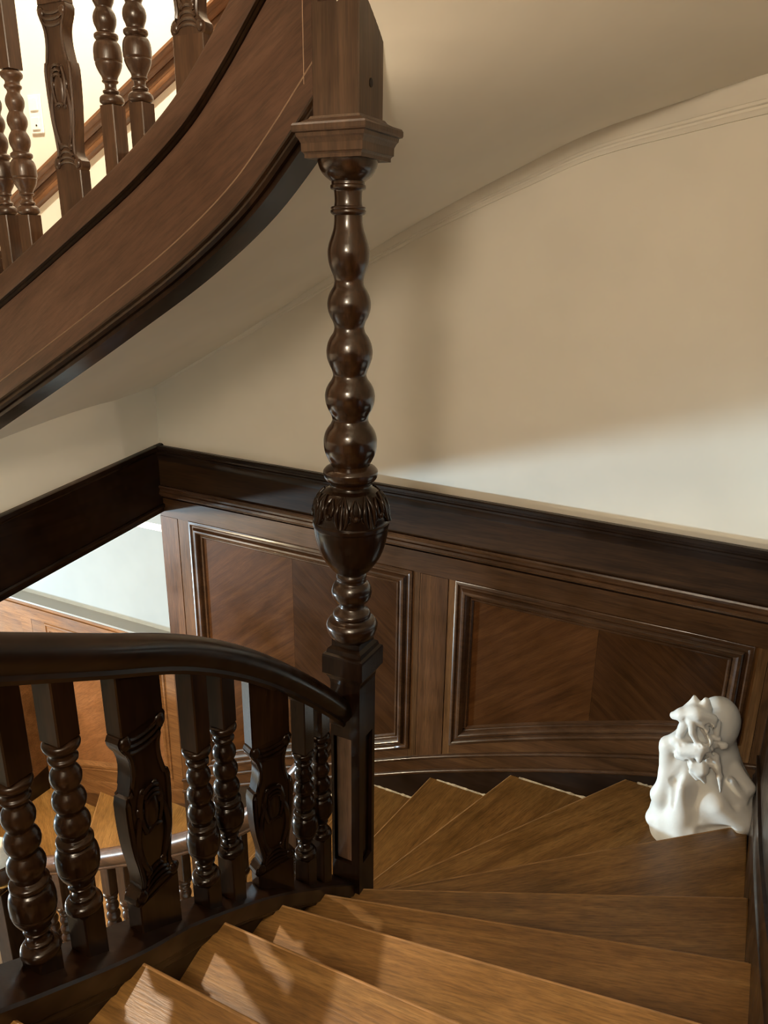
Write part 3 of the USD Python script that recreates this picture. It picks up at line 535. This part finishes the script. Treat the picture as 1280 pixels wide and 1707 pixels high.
for y, f in ((.10, 0), (.652, .843), (.752, .850), (1.095, .612), (1.19, .612), (1.535, .315), (1.625, .315), (.25, 0)):
    turned(b0, cxn(y), y, zb_, f or float(strz(y)) + .12, zt_, m_dark, sc=.98)

# --- the lower flight: along x at y about 1.83
b1_ = thing('balustrade', 'lower balustrade with light brown handrail seen between the near balusters', 'balustrade')
lrz = Pchip([-3.2, -2.95, -2.3, -1.716, -1.395, -1.195, -1.04], [-.93, -.80, -.47, -.125, .125, .375, .64])
lsz = Pchip([-3.2, -2.95, -2.3, -1.716, -1.46, -1.295, -1.19, -1.04], [-1.68, -1.55, -1.21, -.85, -.66, -.49, -.33, -.10])
xa = np.linspace(-2.77, -1.045, 50)
Pp, A_, B_ = frames([(x, 1.815, float(lrz(x)) - .02) for x in xa])
m_lrail = wood('light_brown_rail', [(.07, .03, .013), (.12, .055, .025), (.17, .083, .04)], scale=(.9, 9, 9), rough=.3, coat=0, spec=.2)
obj('handrail', sweep(RAILSEC, Pp, A_, B_), m_lrail, b1_, smooth=40)
obj('string_board', sweep(SS, np.array([(x, 1.815, float(lsz(x))) for x in xa]), np.array([0, -1., 0]), np.array([0, 0, 1.])), m_darkx, b1_, smooth=30)
zb2 = lambda a, c: float(lsz(a)) - .004
zt2 = lambda a, c: float(lrz(a)) - .056
for x in (-2.34, -1.93, -1.50): flat(b1_, x, 1.815, zb2, float(lsz(x)) + .13, zt2, 0, m_lower, L=.40)
for a in ((-2.60, -2.50), (-2.185, -2.09), (-1.765, -1.67), (-1.33, -1.235)):
    f = float(lsz(a[0])) + .17
    for x in a: turned(b1_, x, 1.815, zb2, f, zt2, m_lower)

# --- the upper flight
b2 = thing('balustrade', 'upper balustrade on the broad brown string board at top left', 'balustrade')
ub = Pchip([-3.4, -2.90, -2.374, -1.817, -1.468, -1.274, -1.132, -1.06, -.70], [.92, 1.172, 1.449, 1.752, 1.955, 2.095, 2.233, 2.312, 2.73])
xu = np.linspace(-3.3, -.71, 84); zu = ub(xu); sl = np.gradient(zu, xu); n_ = np.stack([-sl, 0 * sl, 1 + 0 * sl], 1) / np.sqrt(1 + sl ** 2)[:, None]
base = np.stack([xu, 0 * xu + 1.77, zu], 1); YA = np.array([0, 1., 0])
def ustrip(sec, nm, mat, parent=b2, lab=None, k0=0, k1=None):
    s = sweep(np.array(sec), base[k0:k1], YA, n_[k0:k1]); s.merge_vertices(); s.fix_normals(); s = m3.Manifold(m3.Mesh(s.vertices.astype(np.float32), s.faces.astype(np.uint32))); s = s.trim_by_plane((-1, 0, 0), -(CX - .0615)); return obj(nm, s, mat, parent, smooth=30, label=lab)
ustrip([(.004, .0), (.004, .10), (.004, .27), (.004, .358), (.10, .358), (.10, .0)], 'string_board', m_string)
ustrip([(-.005, .040), (-.005, .085), (.006, .085), (.006, .040)], 'lower_fillet', m_string)
ustrip([(.006, .0855), (-.0045, .0855), (-.0065, .0870), (-.0045, .0890), (.006, .0890)], 'edge_bead', m_edge_glint, lab='pale edge line with painted highlight')  # highlight on the step edge, put in as a paler bead
ustrip([(-.002, .002), (-.014, .004), (-.017, .014), (-.012, .022), (-.010, .026), (-.013, .031), (-.010, .038), (-.002, .040), (.01, .040), (.01, -.004), (.1, -.004), (.1, -.012), (-.002, -.010)], 'lower_bead', m_dark)
ustrip([(.006, .296), (-.006, .296), (-.008, .300), (-.008, .352), (-.004, .360), (.014, .363), (.088, .363), (.098, .360), (.098, .352), (.006, .352)], 'top_capping', m_string)
ustrip([(.005, .278), (-.002, .279), (-.006, .284), (-.003, .289), (-.001, .2915), (-.005, .296), (.005, .296)], 'groove_bead', m_dark)
obj('end_stile', xz_board([(-1.104, 2.378), (-1.0695, 2.425), (-1.0695, 2.9), (-1.104, 2.85)], 1.7655, 1.78), m_string, b2)
obj('edge_bead', bbox(-1.1065, -1.1040, 1.7645, 1.78, 2.374, 2.85, .0008), m_edge_glint, b2, label='pale edge line with painted highlight')
ut = Pchip([-3.3, -2.9, -2.281, -1.769, -1.524, -1.295, -1.08], [1.28, 1.515, 1.874, 2.180, 2.368, 2.570, 2.79])
zb3 = lambda a, c: float(ut(a)) - .012
zt3 = lambda a, c: float(ut(a)) + .82
YU = 1.822
for x in (-2.83, -2.39, -1.955, -1.478): flat(b2, x, YU, zb3, {-1.955: 2.214, -1.478: 2.52}.get(x, float(ut(x)) + .15), zt3, 0, m_carved, L=.43, hw=.054)
for a, f in (((-2.67, -2.57), None), ((-2.265, -2.165), 2.093), ((-1.775, -1.668), 2.376), ((-1.30, -1.20), 2.70)):
    f = f or float(ut(a[0])) + .20
    for x in a: turned(b2, x, YU, zb3, f, zt3, m_carved, sc=1.08, h=.025)
xr = np.linspace(-3.3, -1.075, 40); Pp, A_, B_ = frames([(x, YU, float(ut(x)) + .855) for x in xr])
obj('handrail', sweep(RAILSEC, Pp, A_, B_), m_darkx, b2, smooth=40)
b3 = thing('stair_string', 'brown string board rising from the top of the newel post towards the viewer', 'stair string')
yv = np.linspace(-.6, PY - .064, 20); uz = Pchip([-.6, .5, 1.2, 1.6, 1.76], [3.9, 3.32, 2.95, 2.66, 2.515])
obj('string_board', sweep([(-.05, 0), (.05, 0), (.05, .38), (-.05, .38)], np.array([(-1.0, y, float(uz(y))) for y in yv]), np.array([1., 0, 0]), np.array([0, 0, 1.])), m_string, b3)

# ------------------------------------------------------------------ wall handrail and switch upstairs
wh = thing('wall_handrail', 'stepped brown wooden rail climbing the lit wall behind the upper balusters', 'handrail')
xw = np.linspace(-4.9, -1.6, 12); zw = lambda x: 2.772 + .54 * (x + 2.99) - .004 * (x + 2.99) ** 2
Ow = np.array([(x, YB, zw(x)) for x in xw]); ZA = np.array([0, 0, 1.]); YN = np.array([0, -1., 0])
m_wr = wood('warm_rail_wood', [(.09, .038, .014), (.15, .066, .026), (.22, .105, .045)], scale=(1.1, 9, 9), rot=(0, .5, 0), rough=.3, coat=.2)
obj('rail_roll', sweep([(0, -.055), (.022, -.055), (.030, -.045), (.034, -.030), (.046, -.024), (.054, -.012), (.052, .004), (.042, .012), (.020, .014), (0, .014)], Ow, YN, ZA), m_wr, wh, smooth=40)
obj('back_board', sweep([(0, -.092), (.016, -.092), (.016, -.056), (0, -.056)], Ow, YN, ZA), m_wr, wh)
obj('lower_bead', sweep([(0, -.140), (.016, -.138), (.026, -.128), (.028, -.112), (.022, -.100), (.016, -.093), (0, -.093)], Ow, YN, ZA), m_wr, wh, smooth=40)
sw = thing('light_switch', 'white double light switch plate on the wall at top left', 'light switch')
obj('frame', bbox(-3.760, -3.665, YB - .010, YB, 2.572, 2.760, .004), m_switch, sw)
obj('rocker', bbox(-3.743, -3.684, YB - .016, YB - .009, 2.682, 2.744, .003), m_switch, sw)
obj('rocker', bbox(-3.743, -3.684, YB - .016, YB - .009, 2.590, 2.652, .003), m_switch, sw)
dt = trimesh.creation.cylinder(.005, .003, sections=14); dt.apply_transform(trimesh.transformations.rotation_matrix(math.pi / 2, [1, 0, 0]))
obj('indicator', T(dt, -3.706, YB - .0165, 2.612), m_hole, sw, label='small dark dot on the lower rocker')

# ------------------------------------------------------------------ plaster sculpture: smooth union of rounded forms, surfaced by surface nets
def smin(a, b, k):
    h = np.clip(.5 + .5 * (b - a) / k, 0, 1); return b + (a - b) * h - k * h * (1 - h)
def surface_nets(f, lo, h):
    s = f < 0; nx, ny_, nz_ = f.shape
    idx = -np.ones((nx - 1, ny_ - 1, nz_ - 1), int); c = np.zeros((nx - 1, ny_ - 1, nz_ - 1), int)
    acc = np.zeros((nx - 1, ny_ - 1, nz_ - 1, 3)); cnt = np.zeros((nx - 1, ny_ - 1, nz_ - 1))
    cor = [(i, j, k) for i in (0, 1) for j in (0, 1) for k in (0, 1)]
    g = lambda o: f[o[0]:nx - 1 + o[0], o[1]:ny_ - 1 + o[1], o[2]:nz_ - 1 + o[2]]
    for a in cor:
        for ax in range(3):
            if a[ax] == 0:
                b = list(a); b[ax] = 1; fa, fb = g(a), g(b); cr = (fa < 0) != (fb < 0); t = np.where(cr, fa / np.where(cr, fa - fb, 1), 0)
                for d in range(3): acc[..., d] += np.where(cr, a[d] + (t if d == ax else 0), 0)
                cnt += cr
    m = cnt > 0; idx[m] = np.arange(m.sum()); ijk = np.argwhere(m); V = (ijk + acc[m] / cnt[m][:, None]) * h + lo
    F = []
    for ax in range(3):
        sl0 = [slice(1, -1)] * 3; sl0[ax] = slice(0, -1); sl1 = [slice(1, -1)] * 3; sl1[ax] = slice(1, None)
        A = s[tuple(sl0)]; B = s[tuple(sl1)]; u, v = [(1, 2), (2, 0), (0, 1)][ax]
        e = np.argwhere(A != B); off = np.ones(3, int); off[ax] = 0; e0 = e + off; fl = A[A != B]
        du = np.zeros(3, int); du[u] = 1; dv = np.zeros(3, int); dv[v] = 1
        q = [idx[tuple((e0 - du - dv).T)], idx[tuple((e0 - dv).T)], idx[tuple(e0.T)], idx[tuple((e0 - du).T)]]
        q = np.stack(q, 1); q[~fl] = q[~fl][:, ::-1]; F.append(q)
    F = np.vstack(F); F = F[(F >= 0).all(1)]
    return V, F
SB = np.array([-.020, 2.985, -2 * RISE])             # base point of the sculpture
def PQ(zx, zy, d=0.):            # a point of the sculpture's front view at depth d in front of its base point
    xn, yn = (1060 + zx / 5.818 - 640) / 1286.87, (1140 + zy / 5.818 - 853.5) / 1286.87
    k = F_ + R_ * xn - U_ * yn; return np.array([0, 0, 2.0]) + k * ((SB[1] - d) / k[1]) - SB
def sculpt():
    h = .0043; lo = np.array([-.27, -.24, -.02]); hi = np.array([.26, .22, .75]); n = ((hi - lo) / h).astype(int)
    G = np.stack(np.meshgrid(*[lo[i] + h * np.arange(n[i]) for i in range(3)], indexing='ij'), -1).astype(np.float32)
    G = G + .006 * (np.stack([meshkit.noise(G * 14, 3), meshkit.noise(G * 14, 5), meshkit.noise(G * 14, 9)], -1) - .5).astype(np.float32)
    def ell(c, r):
        q = (G - c.astype(np.float32)) / np.array(r, np.float32); k = np.sqrt((q * q).sum(-1)); return (k - 1) * min(r)
    def cap(a, b, ra, rb):
        a, b = a.astype(np.float32), b.astype(np.float32); ba = b - a; t = np.clip(((G - a) @ ba) / (ba @ ba), 0, 1)
        return np.linalg.norm(G - a - t[..., None] * ba, axis=-1) - (ra + (rb - ra) * t)
    # mass of the shoulders
    f = ell(PQ(590, 1270, .01), (.150, .130, .160))
    f = smin(f, ell(PQ(905, 1215, -.01), (.098, .110, .105)), .05)
    f = smin(f, ell(PQ(1010, 1180, -.03), (.060, .090, .100)), .05)
    f = smin(f, ell(PQ(330, 1300, .03), (.085, .100, .130)), .06)
    f = smin(f, ell(PQ(640, 1000, .0), (.115, .110, .180)), .07)
    f = smin(f, ell(PQ(440, 830, .02), (.080, .085, .140)), .05)         # cloth between drapery and beard
    f = smin(f, cap(PQ(810, 600, -.06), PQ(880, 1000, -.04), .068, .085), .06)
    f = smin(f, ell(PQ(798, 375, -.055), (.084, .100, .108)), .03)      # skull at the back
    f = smin(f, ell(PQ(600, 520, .005), (.082, .080, .125)), .03)        # face mass
    # drapery edge down the left
    for a, b, r0, r1 in ((PQ(300, 590, .06), PQ(300, 880, .07), .030, .030), (PQ(300, 880, .07), PQ(240, 1080, .07), .030, .036), (PQ(240, 1080, .07), PQ(250, 1240, .06), .036, .03), (PQ(250, 1240, .06), PQ(165, 1290, .06), .034, .024), (PQ(170, 1300, .07), PQ(350, 1500, .09), .030, .018), (PQ(300, 600, .06), PQ(270, 620, .06), .02, .012), (PQ(330, 580, .06), PQ(460, 540, .06), .032, .045)):
        f = smin(f, cap(a, b, r0, r1), .022)
    # folds on the chest and right shoulder
    for a, b, r0, r1, k in ((PQ(440, 980, .115), PQ(430, 1420, .125), .016, .030, .05), (PQ(930, 950, .06), PQ(1060, 1130, .055), .016, .010, .02), (PQ(980, 830, .0), PQ(1090, 1010, .02), .02, .028, .03), (PQ(800, 1180, .10), PQ(1020, 1330, .075), .03, .04, .06), (PQ(560, 1440, .12), PQ(360, 1490, .115), .03, .02, .04)):
        f = smin(f, cap(a, b, r0, r1), k)
    for a, b, r0, r1 in ((PQ(460, 770, .115), PQ(375, 960, .115), .012, .016), (PQ(375, 960, .118), PQ(365, 1180, .13), .015, .006), (PQ(870, 1000, .095), PQ(960, 1180, .095), .016, .012), (PQ(640, 1440, .15), PQ(900, 1420, .12), .02, .02), (PQ(300, 700, .125), PQ(335, 800, .125), .008, .008)):
        f = -smin(-f, cap(a, b, r0, r1), .016)                           # carve: max(f, -c)
    # brim, crest and locks round the head
    for a, b, r0, r1, k in ((PQ(362, 308, .075), PQ(450, 300, .095), .016, .026, .012), (PQ(450, 300, .095), PQ(600, 290, .105), .026, .030, .012), (PQ(600, 290, .105), PQ(740, 345, .090), .030, .020, .012), (PQ(430, 275, .07), PQ(560, 250, .09), .016, .024, .012),
                            (PQ(590, 225, .075), PQ(568, 118, .06), .030, .007, .010), (PQ(520, 225, .07), PQ(565, 150, .065), .018, .010, .010), (PQ(650, 235, .078), PQ(682, 160, .075), .026, .012, .010), (PQ(700, 245, .07), PQ(695, 170, .07), .016, .010, .010),
                            (PQ(475, 380, .10), PQ(430, 480, .095), .020, .018, .010), (PQ(540, 370, .118), PQ(545, 470, .125), .018, .015, .008), (PQ(545, 470, .125), PQ(600, 590, .125), .015, .010, .008), (PQ(600, 370, .115), PQ(690, 440, .110), .014, .012, .008), (PQ(640, 350, .11), PQ(745, 400, .100), .016, .012, .008),
                            (PQ(745, 340, .09), PQ(750, 400, .09), .015, .010, .008), (PQ(790, 375, .080), PQ(785, 480, .092), .014, .013, .006), (PQ(640, 440, .115), PQ(715, 540, .110), .012, .012, .006), (PQ(690, 510, .10), PQ(800, 530, .092), .012, .012, .006), (PQ(740, 600, .10), PQ(862, 598, .092), .020, .013, .008),
                            (PQ(400, 540, .085), PQ(470, 600, .10), .024, .024, .012), (PQ(460, 640, .11), PQ(590, 640, .122), .028, .028, .012), (PQ(410, 690, .10), PQ(520, 710, .118), .018, .020, .010), (PQ(640, 600, .130), PQ(612, 735, .140), .018, .012, .008), (PQ(620, 660, .135), PQ(720, 560, .120), .014, .012, .008), (PQ(680, 640, .125), PQ(725, 710, .118), .016, .008, .008), (PQ(590, 620, .13), PQ(560, 690, .13), .012, .010, .006),
                            (PQ(535, 775, .115), PQ(650, 790, .122), .014, .022, .008), (PQ(560, 800, .125), PQ(650, 830, .13), .022, .024, .010), (PQ(620, 860, .13), PQ(665, 955, .125), .022, .006, .008), (PQ(545, 850, .118), PQ(590, 915, .120), .014, .010, .010), (PQ(760, 710, .10), PQ(790, 800, .112), .020, .014, .008), (PQ(790, 800, .112), PQ(810, 900, .118), .015, .012, .006), (PQ(810, 900, .118), PQ(814, 1050, .110), .012, .003, .006), (PQ(740, 770, .11), PQ(852, 895, .102), .009, .003, .005), (PQ(700, 740, .118), PQ(770, 830, .115), .010, .008, .006)):
        f = smin(f, cap(a, b, r0, r1), k)
    for a, b, r0, r1 in ((PQ(455, 520, .130), PQ(430, 580, .125), .016, .012), (PQ(630, 470, .130), PQ(680, 570, .125), .018, .014), (PQ(700, 410, .115), PQ(740, 460, .110), .012, .010), (PQ(565, 560, .148), PQ(625, 605, .145), .006, .005), (PQ(770, 590, .115), PQ(790, 650, .100), .012, .012), (PQ(700, 690, .135), PQ(720, 750, .125), .012, .009), (PQ(470, 350, .125), PQ(485, 325, .130), .005, .005), (PQ(500, 420, .125), PQ(490, 500, .130), .008, .006), (PQ(505, 760, .135), PQ(470, 840, .13), .012, .010)):
        f = -smin(-f, cap(a, b, r0, r1), .005)
    f = np.maximum(f, -(G[..., 2] - .0))                                  # flat underneath
    ys_ = G[..., 1]; f = np.maximum(f, ys_ - .20)
    V, F = surface_nets(f, lo, h)
    return V, F
V, F = sculpt()
sm_ = trimesh.Trimesh(V, np.vstack([F[:, [0, 1, 2]], F[:, [0, 2, 3]]]), process=False)
trimesh.smoothing.filter_taubin(sm_, iterations=2)
if sm_.volume < 0: sm_.invert()
sm_.vertices += SB
sc_ = obj('sculpture', sm_, m_statue, smooth=True)
tag(sc_, 'white plaster bust with draped hood and ragged beard on the winder tread', 'sculpture')
